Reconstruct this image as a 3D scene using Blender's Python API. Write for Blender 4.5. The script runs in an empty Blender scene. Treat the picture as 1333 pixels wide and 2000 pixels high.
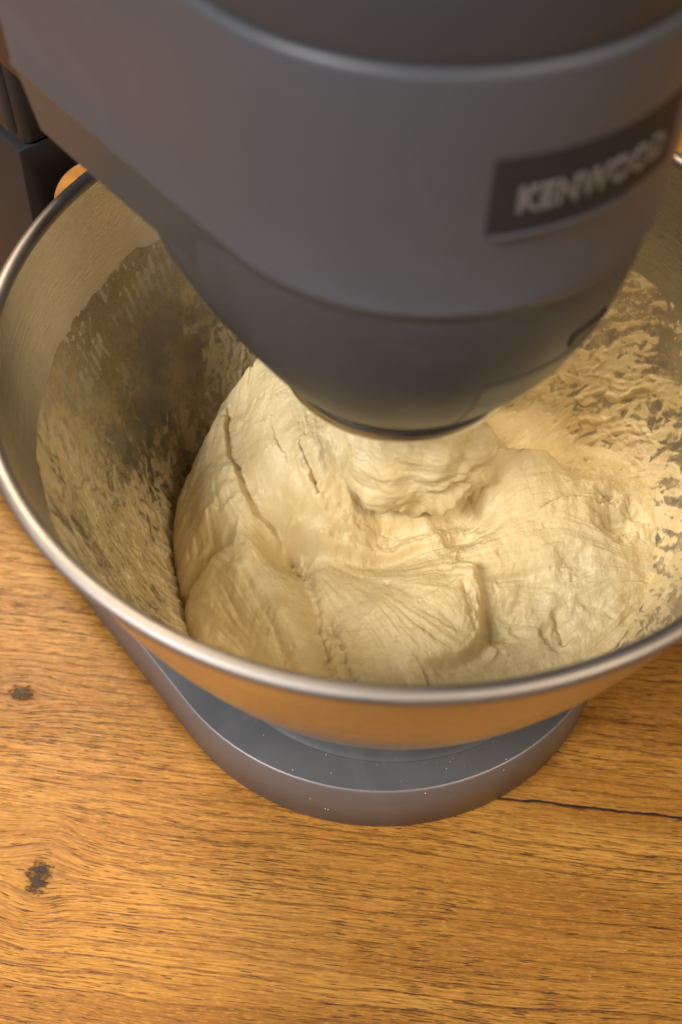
import bpy, bmesh, math, random
import numpy as np
from mathutils import Matrix, Vector

scene = bpy.context.scene
C = scene.collection
# ------------------------------------------------------------------ camera
cam_d = bpy.data.cameras.new('camera')
cam = bpy.data.objects.new('camera', cam_d); C.objects.link(cam)
cx, cy, cz = (0.999941, 0.010877, 0.000626), (-0.009108, 0.802981, 0.595935), (0.005980, -0.595905, 0.803032)
cam.matrix_world = Matrix(((cx[0], cy[0], cz[0], -0.016335), (cx[1], cy[1], cz[1], -0.263660), (cx[2], cy[2], cz[2], 0.435706), (0, 0, 0, 1)))
cam_d.sensor_fit = 'VERTICAL'; cam_d.sensor_height = 36; cam_d.sensor_width = 24
cam_d.lens = 2316.4 / 2000 * 36
cam_d.clip_start = 0.01; cam_d.clip_end = 50
cam_d.dof.use_dof = True; cam_d.dof.focus_distance = 0.428; cam_d.dof.aperture_fstop = 7.6
scene.camera = cam
# ------------------------------------------------------------------ light of the room
world = bpy.data.worlds.new('World'); scene.world = world; world.use_nodes = True
bg = world.node_tree.nodes['Background']; bg.inputs[0].default_value = (1.0, 0.86, 0.72, 1); bg.inputs[1].default_value = 0.06
def area(name, loc, target, size, power, col, size_y=None):
    l = bpy.data.lights.new(name, 'AREA'); l.energy = power; l.color = col; l.size = size
    if size_y: l.shape = 'RECTANGLE'; l.size_y = size_y
    o = bpy.data.objects.new(name, l); C.objects.link(o); o.location = loc
    o.rotation_euler = (Vector(target) - Vector(loc)).to_track_quat('-Z', 'Y').to_euler()
    return o
area('window_light', (-1.12, -0.86, 1.50), (0, 0, 0.1), 0.7, 50, (0.98, 0.95, 0.93))
area('ceiling_lamp', (-0.52, 0.80, 1.25), (0, 0, 0), 0.35, 24, (1.0, 0.80, 0.56))
area('kitchen_lamp', (0.80, -0.75, 1.45), (0, 0, 0), 0.4, 17, (1.0, 0.81, 0.58))
vs = scene.view_settings; vs.view_transform = 'Standard'; vs.look = 'None'; vs.gamma = 1; vs.exposure = -0.04
scene.cycles.use_denoising = True
scene.cycles.max_bounces = 10; scene.cycles.transparent_max_bounces = 12
scene.cycles.sample_clamp_indirect = 3.0
scene.cycles.blur_glossy = 0.6

# ------------------------------------------------------------------ node helper
class NT:
    def __init__(s, name):
        s.m = bpy.data.materials.new(name); s.m.use_nodes = True
        s.t = s.m.node_tree; s.b = s.t.nodes['Principled BSDF']; s.out = s.t.nodes['Material Output']
    def put(s, sock, v):
        if isinstance(v, bpy.types.NodeSocket): s.t.links.new(v, sock)
        elif v is not None: sock.default_value = v
    def node(s, kind, **kw):
        n = s.t.nodes.new(kind)
        for k, v in kw.items(): setattr(n, k, v)
        return n
    def math(s, op, a, b=None, c=None, clamp=False):
        n = s.node('ShaderNodeMath', operation=op, use_clamp=clamp)
        for i, v in enumerate((a, b, c)):
            if v is not None: s.put(n.inputs[i], v)
        return n.outputs[0]
    def coords(s):
        return s.node('ShaderNodeTexCoord').outputs['Object']
    def sep(s, v):
        n = s.node('ShaderNodeSeparateXYZ'); s.put(n.inputs[0], v); return n.outputs
    def comb(s, x, y, z=0.0):
        n = s.node('ShaderNodeCombineXYZ')
        for i, v in enumerate((x, y, z)): s.put(n.inputs[i], v)
        return n.outputs[0]
    def noise(s, vec, scale, detail=4.0, rough=0.55, dist=0.0, col=False):
        n = s.node('ShaderNodeTexNoise'); s.put(n.inputs['Vector'], vec)
        n.inputs['Scale'].default_value = scale; n.inputs['Detail'].default_value = detail
        n.inputs['Roughness'].default_value = rough; n.inputs['Distortion'].default_value = dist
        return n.outputs['Color' if col else 'Fac']
    def ramp(s, f, lo, hi, a=0.0, b=1.0, smooth=True):
        n = s.node('ShaderNodeMapRange', interpolation_type='SMOOTHSTEP' if smooth else 'LINEAR')
        for i, v in enumerate((f, lo, hi, a, b)): s.put(n.inputs[i], v)
        return n.outputs[0]
    def mix(s, f, a, b, mode='MIX'):
        n = s.node('ShaderNodeMix', data_type='RGBA', blend_type=mode)
        s.put(n.inputs[0], f); s.put(n.inputs[6], a if isinstance(a, bpy.types.NodeSocket) else (*a, 1)); s.put(n.inputs[7], b if isinstance(b, bpy.types.NodeSocket) else (*b, 1))
        return n.outputs[2]
    def bump(s, h, dist, strength=1.0, normal=None):
        n = s.node('ShaderNodeBump'); s.put(n.inputs['Height'], h); n.inputs['Distance'].default_value = dist
        n.inputs['Strength'].default_value = strength; s.put(n.inputs['Normal'], normal)
        return n.outputs[0]
    def set(s, **kw):
        for k, v in kw.items():
            k = k.replace('_', ' ')
            if isinstance(v, tuple) and len(v) == 3 and k != 'Subsurface Radius': v = (*v, 1)
            s.put(s.b.inputs[k], v)
        return s.m

# ------------------------------------------------------------------ materials
def wood_material():
    n = NT('oak_laminate'); x, y, z = n.sep(n.coords())
    al = math.radians(-6); ca, sa = math.cos(al), math.sin(al)
    gx = n.math('ADD', n.math('MULTIPLY', x, ca), n.math('MULTIPLY', y, sa))
    gy = n.math('ADD', n.math('MULTIPLY', x, -sa), n.math('MULTIPLY', y, ca))
    warp = n.noise(n.comb(n.math('MULTIPLY', gx, 5.0), n.math('MULTIPLY', gy, 14.0), 3.3), 1.0, 2.0)
    v = n.math('ADD', gy, n.math('MULTIPLY', n.math('SUBTRACT', warp, 0.5), 0.016))
    dark = None; swirl = None
    for wx, wy, rx, ry, k in ((-0.150, -0.034, .0095, .0070, .80), (-0.1305, -0.1115, .0080, .0105, .62), (-0.235, 0.02, .02, .012, .8), (0.24, -0.16, .02, .012, .8)):
        kx, ky = wx * ca + wy * sa, -wx * sa + wy * ca
        dx = n.math('SUBTRACT', gx, kx); dy = n.math('SUBTRACT', v, ky)
        e1 = n.math('DIVIDE', dx, rx); e2 = n.math('DIVIDE', dy, ry)
        r2 = n.math('ADD', n.math('MULTIPLY', e1, e1), n.math('MULTIPLY', e2, e2))
        g = n.math('EXPONENT', n.math('MULTIPLY', r2, -0.40))
        v = n.math('SUBTRACT', v, n.math('MULTIPLY', n.math('MULTIPLY', dy, g), k))
        jag = n.noise(n.comb(n.math('MULTIPLY', gx, 260), n.math('MULTIPLY', gy, 420), wx * 50), 1.0, 5.0, 0.7)
        core = n.ramp(n.math('ADD', n.math('MULTIPLY', r2, 1.9), n.math('MULTIPLY', n.math('SUBTRACT', jag, 0.5), 3.4)), 0.15, 0.75, 1.0, 0.0)
        halo = n.math('MULTIPLY', n.math('EXPONENT', n.math('MULTIPLY', r2, -0.9)), 0.45)
        dark = core if dark is None else n.math('MAXIMUM', dark, core)
        swirl = halo if swirl is None else n.math('MAXIMUM', swirl, halo)
    tone = n.noise(n.comb(n.math('MULTIPLY', gx, 4.5), n.math('MULTIPLY', v, 45), 0.0), 1.0, 6.0, 0.6)
    patch = n.noise(n.comb(n.math('MULTIPLY', gx, 9), n.math('MULTIPLY', gy, 13), 8.0), 1.0, 3.0, 0.5)
    fib = n.noise(n.comb(n.math('MULTIPLY', gx, 60), n.math('MULTIPLY', v, 1300), 2.0), 1.0, 3.0, 0.65)
    fine = n.noise(n.comb(n.math('MULTIPLY', gx, 260), n.math('MULTIPLY', v, 1700), 7.0), 1.0, 2.0, 0.6)
    ph = n.math('ADD', n.math('DIVIDE', v, 0.0052), n.math('MULTIPLY', n.noise(n.comb(n.math('MULTIPLY', gx, 7), n.math('MULTIPLY', v, 40), 5.0), 1.0, 4.0, 0.6), 3.0))
    fr = n.math('FRACT', ph)
    ser = n.noise(n.comb(n.math('MULTIPLY', gx, 330), n.math('MULTIPLY', v, 500), 1.0), 1.0, 3.0, 0.7)
    ring = n.ramp(n.math('ADD', fr, n.math('MULTIPLY', n.math('SUBTRACT', ser, 0.5), 0.34)), 0.74, 0.95)
    edge = n.ramp(fr, 0.95, 1.0, 1.0, 0.0)
    ring = n.math('MULTIPLY', ring, edge)
    ringz = n.ramp(n.noise(n.comb(n.math('MULTIPLY', gx, 11), n.math('MULTIPLY', v, 70), 13.0), 1.0, 3.0), 0.36, 0.62, 0.35, 1.0)
    ring = n.math('MULTIPLY', ring, ringz)
    porn = n.noise(n.comb(n.math('MULTIPLY', gx, 105), n.math('MULTIPLY', v, 2000), 4.0), 1.0, 2.5, 0.55)
    porz = n.noise(n.comb(n.math('MULTIPLY', gx, 10), n.math('MULTIPLY', v, 36), 21.0), 1.0, 3.0, 0.6)
    thr = n.ramp(porz, 0.30, 0.70, 0.645, 0.57)
    thr = n.math('SUBTRACT', thr, n.math('MULTIPLY', ring, 0.03))
    pore = n.ramp(n.math('SUBTRACT', porn, thr), 0.0, 0.035)
    # diagonal saw marks, faint
    sx = n.math('ADD', n.math('MULTIPLY', x, 0.62), n.math('MULTIPLY', y, 0.78)); sy = n.math('SUBTRACT', n.math('MULTIPLY', y, 0.62), n.math('MULTIPLY', x, -0.40))
    saw = n.ramp(n.noise(n.comb(n.math('MULTIPLY', sx, 500), n.math('MULTIPLY', n.math('SUBTRACT', n.math('MULTIPLY', x, 0.78), n.math('MULTIPLY', y, 0.62)), 28), 9.0), 1.0, 1.0), 0.68, 0.78)
    # the open crack between two boards
    cw = n.math('ADD', gy, n.math('MULTIPLY', n.math('SUBTRACT', n.noise(n.comb(n.math('MULTIPLY', gx, 70), n.math('MULTIPLY', gy, 5), 0.0), 1.0, 4.0, 0.6), 0.5), 0.0030))
    ck = 0.042 * -sa + -0.078 * ca
    cd = n.math('ABSOLUTE', n.math('SUBTRACT', cw, ck + 0.0004))
    cwid = n.math('MULTIPLY', n.noise(n.comb(n.math('MULTIPLY', gx, 45), 0.0, 0.0), 1.0, 3.0, 0.6), 0.0016)
    crack = n.ramp(n.math('SUBTRACT', cd, cwid), -0.0006, 0.0001, 1.0, 0.0)
    crack = n.math('MULTIPLY', crack, n.ramp(gx, 0.02, 0.06))
    near = n.math('MULTIPLY', n.math('EXPONENT', n.math('MULTIPLY', cd, -260)), 0.28)
    near = n.math('MULTIPLY', near, n.ramp(gx, 0.02, 0.06))
    col = n.mix(n.ramp(tone, 0.34, 0.66), (0.285, 0.121, 0.018), (0.470, 0.236, 0.045))
    col = n.mix(n.ramp(patch, 0.4, 0.7, 0, 0.45), col, (0.37, 0.155, 0.022))
    col = n.mix(n.ramp(fib, 0.40, 0.64, 0, 0.80), col, (0.20, 0.076, 0.010))
    col = n.mix(n.ramp(fine, 0.5, 0.7, 0, 0.45), col, (0.58, 0.30, 0.072))
    col = n.mix(n.math('MULTIPLY', ring, 0.85), col, (0.135, 0.050, 0.010))
    col = n.mix(n.math('MULTIPLY', saw, 0.22), col, (0.16, 0.065, 0.015))
    col = n.mix(swirl, col, (0.20, 0.085, 0.02))
    col = n.mix(near, col, (0.13, 0.05, 0.012))
    col = n.mix(n.math('MULTIPLY', pore, 0.80), col, (0.035, 0.014, 0.006))
    allk = n.math('MAXIMUM', dark, crack)
    col = n.mix(n.math('MULTIPLY', allk, 0.95), col, (0.012, 0.007, 0.005))
    h = n.math('SUBTRACT', n.math('MULTIPLY', fib, 0.3), n.math('ADD', n.math('MULTIPLY', pore, 0.7), n.math('ADD', n.math('MULTIPLY', ring, 0.35), n.math('MULTIPLY', allk, 1.2))))
    rg = n.ramp(fib, 0.3, 0.7, 0.38, 0.50, smooth=False)
    return n.set(Base_Color=col, Roughness=rg, Normal=n.bump(h, 0.00025, 0.7), Specular_IOR_Level=0.28)

def paint_material(name, base, metal, rough, speck=0.0):
    n = NT(name); co = n.coords()
    a = n.noise(co, 7000, 1.0); b = n.noise(co, 35, 3.0)
    c = n.mix(n.ramp(a, 0.3, 0.7), tuple(v * 0.93 for v in base), tuple(v * 1.07 for v in base))
    r = n.ramp(b, 0.3, 0.7, rough - 0.035, rough + 0.035, smooth=False)
    if speck:   # flour dust: a faint wiped haze and tiny grains in clusters
        hz = n.ramp(n.noise(co, 22, 5.0, 0.65, 1.2), 0.50, 0.75, 0.0, 0.06 * speck)
        cl = n.ramp(n.noise(co, 48, 3.0), 0.42, 0.66)
        gr = n.math('MULTIPLY', n.ramp(n.noise(co, 1500, 1.5), 0.70, 0.76), cl)
        c = n.mix(n.math('ADD', hz, n.math('MULTIPLY', gr, 0.5 * speck)), c, (0.62, 0.60, 0.57))
        r = n.math('ADD', r, hz)
    return n.set(Base_Color=c, Metallic=metal, Roughness=r, Normal=n.bump(n.noise(co, 2600, 2.0), 0.00004, 0.35))

def steel_material(name, base, rough, brushed=True, haze=False):
    n = NT(name); co = n.coords(); x, y, z = n.sep(co)
    th = n.math('ARCTAN2', y, x)
    rad = n.math('SQRT', n.math('ADD', n.math('MULTIPLY', x, x), n.math('MULTIPLY', y, y)))
    br = n.noise(n.comb(n.math('MULTIPLY', n.math('SINE', th), 5), n.math('MULTIPLY', n.math('COSINE', th), 5), n.math('MULTIPLY', n.math('SUBTRACT', z, n.math('MULTIPLY', rad, 0.5)), 2600)), 1.0, 3.0, 0.6)
    cl = n.noise(co, 28, 4.0)
    r = n.math('ADD', n.ramp(br, 0.3, 0.7, rough - 0.05, rough + 0.05, smooth=False), n.ramp(cl, 0.4, 0.7, 0.0, 0.05))
    col = n.mix(n.ramp(br, 0.25, 0.75), tuple(v * 0.90 for v in base), base)
    if haze:   # flour haze and thin scratches on the inside of the bowl
        sc = n.noise(n.comb(n.math('MULTIPLY', n.math('SINE', th), 9), n.math('MULTIPLY', n.math('COSINE', th), 9), n.math('MULTIPLY', n.math('ADD', z, n.math('MULTIPLY', th, 0.012)), 420)), 1.0, 4.0, 0.6)
        st = n.ramp(sc, 0.66, 0.74, 0, 0.55)
        col = n.mix(st, col, (0.12, 0.10, 0.08))
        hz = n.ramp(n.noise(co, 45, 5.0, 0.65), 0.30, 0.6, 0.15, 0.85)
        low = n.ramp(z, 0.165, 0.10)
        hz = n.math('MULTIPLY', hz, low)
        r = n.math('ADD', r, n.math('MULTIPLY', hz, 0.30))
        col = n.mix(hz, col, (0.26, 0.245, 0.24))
    return n.set(Base_Color=col, Metallic=1.0, Roughness=r, Normal=n.bump(br, 0.00004, 0.5))

def dough_material():
    n = NT('dough'); co = n.coords()
    big = n.noise(co, 60, 4.0, 0.6)
    col = n.mix(n.ramp(big, 0.3, 0.7), (0.600, 0.475, 0.238), (0.68, 0.560, 0.308))
    fine = n.noise(co, 900, 4.0, 0.65)
    col = n.mix(n.ramp(fine, 0.55, 0.75, 0, 0.25), col, (0.78, 0.66, 0.39))
    wet = n.noise(co, 150, 3.0)
    h = n.math('ADD', n.math('MULTIPLY', fine, 0.6), n.noise(co, 2600, 2.0))
    return n.set(Base_Color=col, Roughness=n.ramp(wet, 0.35, 0.65, 0.36, 0.54), Coat_Weight=0.10, Coat_Roughness=0.22, Normal=n.bump(h, 0.00035, 0.55),
                 Subsurface_Weight=0.25, Subsurface_Radius=(0.0045, 0.0028, 0.0012), Subsurface_Scale=1.0, Specular_IOR_Level=0.45)

def film_material():
    n = NT('dough_film'); co = n.coords()
    sf = n.node('ShaderNodeAttribute', attribute_name='side').outputs['Fac']
    at = n.node('ShaderNodeAttribute', attribute_name='thick').outputs['Fac']
    x, y, z = n.sep(co); th = n.math('ARCTAN2', n.math('MULTIPLY', x, -1.0), n.math('MULTIPLY', y, -1.0))
    st = n.noise(n.comb(n.math('MULTIPLY', th, 26.0), n.math('MULTIPLY', n.math('ADD', z, n.math('MULTIPLY', th, 0.03)), 900.0), 0.0), 1.0, 4.0, 0.65, 1.5)
    g = n.math('MULTIPLY_ADD', n.noise(co, 520, 5.0, 0.75), 0.72, n.math('MULTIPLY', st, 0.28))
    big = n.noise(co, 120, 3.0)
    al = n.math('MULTIPLY', n.ramp(n.math('ADD', at, n.math('MULTIPLY', n.math('SUBTRACT', g, 0.5), 1.2)), -0.05, n.math('MULTIPLY_ADD', sf, 0.0, 0.75)), n.math('MULTIPLY_ADD', sf, 0.10, 0.88))
    col = n.mix(n.ramp(big, 0.35, 0.65), (0.60, 0.475, 0.245), (0.70, 0.575, 0.325))
    n.set(Base_Color=col, Roughness=0.42, Alpha=al, Normal=n.bump(n.math('ADD', n.noise(co, 420, 4.0, 0.7), g), 0.0003, 0.5))
    return n.m

M_wood = wood_material()
M_paint = paint_material('grey_metallic_paint', (0.066, 0.072, 0.086), 0.0, 0.42, 0.4)
M_paint_dark = paint_material('dark_grey_paint', (0.046, 0.050, 0.060), 0.0, 0.38, 0.5)
M_cap = paint_material('black_grey_gloss', (0.044, 0.045, 0.049), 0.0, 0.42); M_cap.node_tree.nodes['Principled BSDF'].inputs['Specular IOR Level'].default_value = 0.3
M_col = paint_material('column_paint', (0.020, 0.019, 0.020), 0.0, 0.50)
M_black = paint_material('black_plastic', (0.018, 0.017, 0.017), 0.0, 0.42)
M_base_top = paint_material('base_top_paint', (0.048, 0.051, 0.058), 0.0, 0.58, 0.6)
M_base_lit = paint_material('base_side_lit', (0.165, 0.150, 0.152), 0.25, 0.42, 0.7)  # front light and the warm reflection of the wood put into the side colour
M_steel = steel_material('brushed_steel', (0.66, 0.63, 0.60), 0.24)
M_rim = steel_material('satin_steel', (0.36, 0.325, 0.30), 0.50)
M_steel_in = steel_material('brushed_steel_floury', (0.72, 0.68, 0.62), 0.25, haze=True)
M_chrome = steel_material('polished_steel', (0.72, 0.71, 0.70), 0.14)
M_plate = paint_material('plate_black', (0.028, 0.028, 0.030), 0.0, 0.55); M_plate.node_tree.nodes['Principled BSDF'].inputs['Specular IOR Level'].default_value = 0.15
M_letter = paint_material('silver_print', (0.15, 0.148, 0.146), 0.0, 0.5)
M_dough = dough_material(); M_film = film_material()
M_flour = NT('flour').set(Base_Color=(0.66, 0.64, 0.61), Roughness=0.9)

# ------------------------------------------------------------------ mesh helpers
def link(name, me, mat, parent=None, sharp=35):
    if mat: me.materials.append(mat)
    me.polygons.foreach_set('use_smooth', [True] * len(me.polygons))
    if sharp: me.set_sharp_from_angle(angle=math.radians(sharp))
    o = bpy.data.objects.new(name, me); C.objects.link(o)
    if parent: o.parent = parent
    return o
def pymesh(name, v, f):
    me = bpy.data.meshes.new(name); me.from_pydata([tuple(p) for p in v], [], f); me.update(); return me
def tag(o, label, cat=None, kind=None, group=None):
    o['label'] = label
    if cat: o['category'] = cat
    if kind: o['kind'] = kind
    if group: o['group'] = group
def loft(name, loops, cap0=True, cap1=True):
    n = len(loops[0]); v = [p for l in loops for p in l]; f = []
    for k in range(len(loops) - 1):
        for i in range(n):
            j = (i + 1) % n
            f.append((k * n + i, k * n + j, (k + 1) * n + j, (k + 1) * n + i))
    if cap0: f.append(tuple(range(n - 1, -1, -1)))
    if cap1: f.append(tuple(range((len(loops) - 1) * n, len(loops) * n)))
    return pymesh(name, v, f)
def stadium(x1, r1, x0, z, r0=None, nose=48, back=16, square=True):
    # outline seen from above: round nose of radius r1 about (x1,0), back end at x0
    r0 = r1 if r0 is None else r0; pts = []
    for i in range(nose + 1):
        t = -math.pi / 2 + math.pi * i / nose
        pts.append((x1 + r1 * math.cos(t), r1 * math.sin(t), z))
    for i in range(1, back): 
        k = i / back; pts.append((x1 + (x0 - x1) * k, r1 + (r0 - r1) * k, z))
    if square:
        for i in range(back + 1):
            k = i / back; rc = 0.0025; half = back // 2
            if i < half: t = math.pi / 2 * i / (half - 1); pts.append((x0 - 0.02 + rc - rc * math.sin(t), r0 - rc + rc * math.cos(t), z))
            elif i == half: pts.append((x0 - 0.02, 0, z))
            else: t = math.pi / 2 * (back - i) / (half - 1); pts.append((x0 - 0.02 + rc - rc * math.sin(t), -(r0 - rc + rc * math.cos(t)), z))
    else:
        for i in range(back + 1):
            t = math.pi / 2 + math.pi * i / back; pts.append((x0 + r0 * math.cos(t), r0 * math.sin(t), z))
    for i in range(1, back):
        k = 1 - i / back; pts.append((x1 + (x0 - x1) * k, -(r1 + (r0 - r1) * k), z))
    return pts
def lathe(name, prof, seg=160, closed=False, cap=True):
    v = []; f = []; n = len(prof)
    for r, z in prof:
        for i in range(seg):
            t = 2 * math.pi * i / seg; v.append((r * math.cos(t), r * math.sin(t), z))
    for k in range(n if closed else n - 1):
        k2 = (k + 1) % n
        for i in range(seg):
            j = (i + 1) % seg; f.append((k * seg + i, k * seg + j, k2 * seg + j, k2 * seg + i))
    if cap and not closed:
        f.append(tuple(range(seg - 1, -1, -1))); f.append(tuple(range((n - 1) * seg, n * seg)))
    return pymesh(name, v, f)
def box_loops(x0, x1, w0, z0, z1, r=0.008, w1=None, x0b=None, x1b=None, n=8):
    out = []
    for (z, a, b, w) in ((z0, x0, x1, w0), (z1, x0 if x0b is None else x0b, x1 if x1b is None else x1b, w0 if w1 is None else w1)):
        l = []
        for (qx, qy, t0) in ((b - r, w - r, 0), (a + r, w - r, 90), (a + r, -w + r, 180), (b - r, -w + r, 270)):
            for i in range(n + 1):
                t = math.radians(t0 + 90 * i / n); l.append((qx + r * math.cos(t), qy + r * math.sin(t), z))
        out.append(l)
    return out

# ------------------------------------------------------------------ countertop
L = box_loops(-0.95, 0.95, 0.85, -0.04, 0.0, 0.004, n=3)
L = [[(x, y + 0.35, z) for x, y, z in l] for l in L]
top = link('countertop', loft('countertop', L), M_wood, sharp=40)
tag(top, 'golden oak laminate countertop with dark knots and an open crack', kind='structure')

# ------------------------------------------------------------------ stand mixer
AX = math.radians(-50)
mixer = bpy.data.objects.new('stand_mixer', None); C.objects.link(mixer); mixer.rotation_euler = (0, 0, AX)
mixer.empty_display_size = 0.05
tag(mixer, 'dark grey stand mixer with its head lowered over the steel bowl', 'stand mixer')
RB = 0.0945; TB = 0.0327
def base_loop(r, z): return stadium(-0.0053, r, -0.215, z, r0=r - 0.004)
bl = [base_loop(RB - 0.0012, 0.0), base_loop(RB, 0.0012), base_loop(RB, TB - 0.0008), base_loop(RB - 0.0003, TB - 0.0003), base_loop(RB - 0.0009, TB)]
base = link('base', loft('base', bl), M_base_lit, mixer, sharp=60)
base.data.materials.append(M_base_top)
for p in base.data.polygons:
    if p.normal.z > 0.9: p.material_index = 1
seat = link('bowl_seat', lathe('bowl_seat', [(0.0785, TB - 0.001), (0.0785, TB + 0.0004), (0.0765, TB + 0.0016), (0.0745, TB + 0.0050), (0.0735, TB + 0.0058), (0.0680, TB + 0.0058), (0.0670, TB + 0.0050), (0.0665, TB + 0.001), (0.0665, TB - 0.001)], closed=True), M_base_top, base)
# column with the arched opening behind the bowl
def column():
    bm = bmesh.new()
    # outline of the front face (y,z): outer, and the arched opening
    W0, W1, ZT, wi, zi, rc = 0.0600, 0.0517, 0.1845, 0.0430, 0.1690, 0.012
    outer = [(-W0, TB - 0.001), (-W1, ZT), (W1, ZT), (W0, TB - 0.001)]
    arch = [(-wi, TB - 0.001)]
    for i in range(9):
        t = math.pi - math.pi / 2 * i / 8; arch.append((-wi + rc + rc * math.cos(t), zi - rc + rc * math.sin(t)))
    for i in range(9):
        t = math.pi / 2 - math.pi / 2 * i / 8; arch.append((wi - rc + rc * math.cos(t), zi - rc + rc * math.sin(t)))
    arch.append((wi, TB - 0.001))
    poly = outer[:3] + [outer[3]] + arch[::-1]
    lay = []
    for x in (-0.140, -0.215): lay.append([bm.verts.new((x, y, z)) for y, z in poly])
    n = len(poly)
    f0 = bm.faces.new(lay[0]); f1 = bm.faces.new(lay[1][::-1])
    for i in range(n): bm.faces.new((lay[0][i], lay[1][i], lay[1][(i + 1) % n], lay[0][(i + 1) % n]))
    bmesh.ops.recalc_face_normals(bm, faces=bm.faces)
    ed = [e for e in bm.edges if len(e.link_faces) == 2 and e.calc_face_angle(0) > 0.7]
    bmesh.ops.bevel(bm, geom=ed, offset=0.0012, segments=2, affect='EDGES', profile=0.5)
    me = bpy.data.meshes.new('column'); bm.to_mesh(me); bm.free(); return me
col_o = link('column', column(), M_col, mixer, sharp=30)
hl = [box_loops(-0.215, -0.1405, 0.0490, 0.1855, 0.30, 0.004, w1=0.0480)]
hinge = link('hinge_block', loft('hinge_block', hl[0]), M_black, mixer)
pl = []
for z, w in ((0.189, 0.0510), (0.192, 0.0514), (0.292, 0.0490), (0.296, 0.0480)):
    pl.append(box_loops(-0.212, -0.1435, w, z, z, 0.003)[0])
link('hinge_cover', loft('hinge_cover', pl), M_col, hinge)
bk = [box_loops(-0.142, -0.092, 0.0535, 0.2235, 0.30, 0.004)[0], box_loops(-0.142, -0.092, 0.0535, 0.30, 0.30, 0.004)[0]]
link('head_joint', loft('head_joint', bk), M_black, mixer)
# head: the painted body, its cap and the drive housing below
XE = -0.079; NX = 0.004
def hs(r, z, x0=XE, r0=None): return stadium(NX, r, x0 , z, r0=r0 or r + 0.0016)
ZB, ZA = 0.2445, 0.3070
body = link('head_body', loft('head_body', [hs(0.0565, 0.2198), hs(0.0578, 0.2201), hs(0.0585, 0.2211), hs(0.0617, ZB - 0.0016), hs(0.0627, ZB - 0.0004), hs(0.0628, ZB + 0.0004), hs(0.0624, ZB + 0.0014), hs(0.0628, 0.265), hs(0.0634, 0.288), hs(0.0636, ZA - 0.0020), hs(0.0634, ZA - 0.0008), hs(0.0628, ZA - 0.0001), hs(0.0618, ZA)]), M_paint, mixer, sharp=40)
cap = link('head_cap', loft('head_cap', [hs(0.0614, ZA - 0.001), hs(0.0618, ZA + 0.0006), hs(0.0620, ZA + 0.004), hs(0.0610, 0.324), hs(0.0596, 0.3302), hs(0.0582, 0.3320)]), M_cap, mixer, sharp=50)
link('cap_plate', loft('cap_plate', [hs(0.0588, 0.3322), hs(0.0594, 0.3332), hs(0.0588, 0.3355), hs(0.055, 0.3405), hs(0.047, 0.345), hs(0.034, 0.3485), hs(0.018, 0.3498)]), M_paint, cap, sharp=50)
prof = [(0.0612, ZB - 0.0008, .036, NX), (0.0614, ZB - 0.004, .036, NX), (0.0608, 0.2345, .035, NX), (0.0592, 0.2230, .032, NX), (0.0572, 0.2100, .026, .003), (0.0530, 0.1970, .019, .002), (0.0484, 0.1870, .011, .001), (0.0432, 0.1785, .004, 0), (0.0392, 0.1730, .001, 0), (0.0378, 0.1712, .0005, 0)]
hous = link('drive_housing', loft('drive_housing', [stadium(c, r, -b - 0.0001, z, square=False) for r, z, b, c in prof[::-1]]), M_paint_dark, mixer, sharp=60)
link('drive_ring', lathe('drive_ring', [(0.020, 0.1660), (0.0355, 0.1655), (0.0380, 0.1660), (0.0387, 0.1672), (0.0387, 0.1700), (0.0380, 0.1711), (0.020, 0.1713)], closed=True), M_chrome, hous)
hub = link('planet_hub', lathe('planet_hub', [(0.010, 0.153), (0.0125, 0.1535), (0.014, 0.157), (0.033, 0.166), (0.033, 0.167)]), M_black, hous)
# front outlet slot of the housing
def patch_on(name, fn, u0, u1, v0, v1, nu, nv, thick, mat, parent, e=4.0):
    v = []; f = []
    for side in (0, 1):
        for i in range(nu + 1):
            for j in range(nv + 1):
                v.append(fn(u0 + (u1 - u0) * i / nu, v0 + (v1 - v0) * j / nv, thick if side == 0 else -thick))
    s = (nu + 1) * (nv + 1); ix = lambda i, j, k: k * s + i * (nv + 1) + j
    for i in range(nu):
        for j in range(nv):
            f.append((ix(i, j, 0), ix(i + 1, j, 0), ix(i + 1, j + 1, 0), ix(i, j + 1, 0)))
            f.append((ix(i, j, 1), ix(i, j + 1, 1), ix(i + 1, j + 1, 1), ix(i + 1, j, 1)))
    for i in range(nu):
        f.append((ix(i, 0, 0), ix(i, 0, 1), ix(i + 1, 0, 1), ix(i + 1, 0, 0))); f.append((ix(i, nv, 0), ix(i + 1, nv, 0), ix(i + 1, nv, 1), ix(i, nv, 1)))
    for j in range(nv):
        f.append((ix(0, j, 0), ix(0, j + 1, 0), ix(0, j + 1, 1), ix(0, j, 1))); f.append((ix(nu, j, 0), ix(nu, j, 1), ix(nu, j + 1, 1), ix(nu, j + 1, 0)))
    return link(name, pymesh(name, v, f), mat, parent, sharp=40)
def on_nose(t, z, d):
    r = 0.0629 + d; return (NX + r * math.cos(t), r * math.sin(t), z)
zz = [p[1] for p in prof][::-1]; rr = [p[0] for p in prof][::-1]; cc = [p[3] for p in prof][::-1]
def on_housing(t, z, d):
    r = float(np.interp(z, zz, rr)) + d; return (float(np.interp(z, zz, cc)) + r * math.cos(t), r * math.sin(t), z)
D = math.radians
patch_on('outlet_slot', on_housing, D(0), D(14), 0.2165, 0.2215, 14, 3, 0.0006, M_black, hous)
patch_on('front_panel', on_housing, D(-24), D(22), 0.182, 0.2120, 22, 10, 0.0002, M_paint_dark, hous)
plate = patch_on('name_plate', on_nose, D(-31), D(16), 0.2682, 0.2874, 30, 6, 0.0005, M_plate, body)
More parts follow.
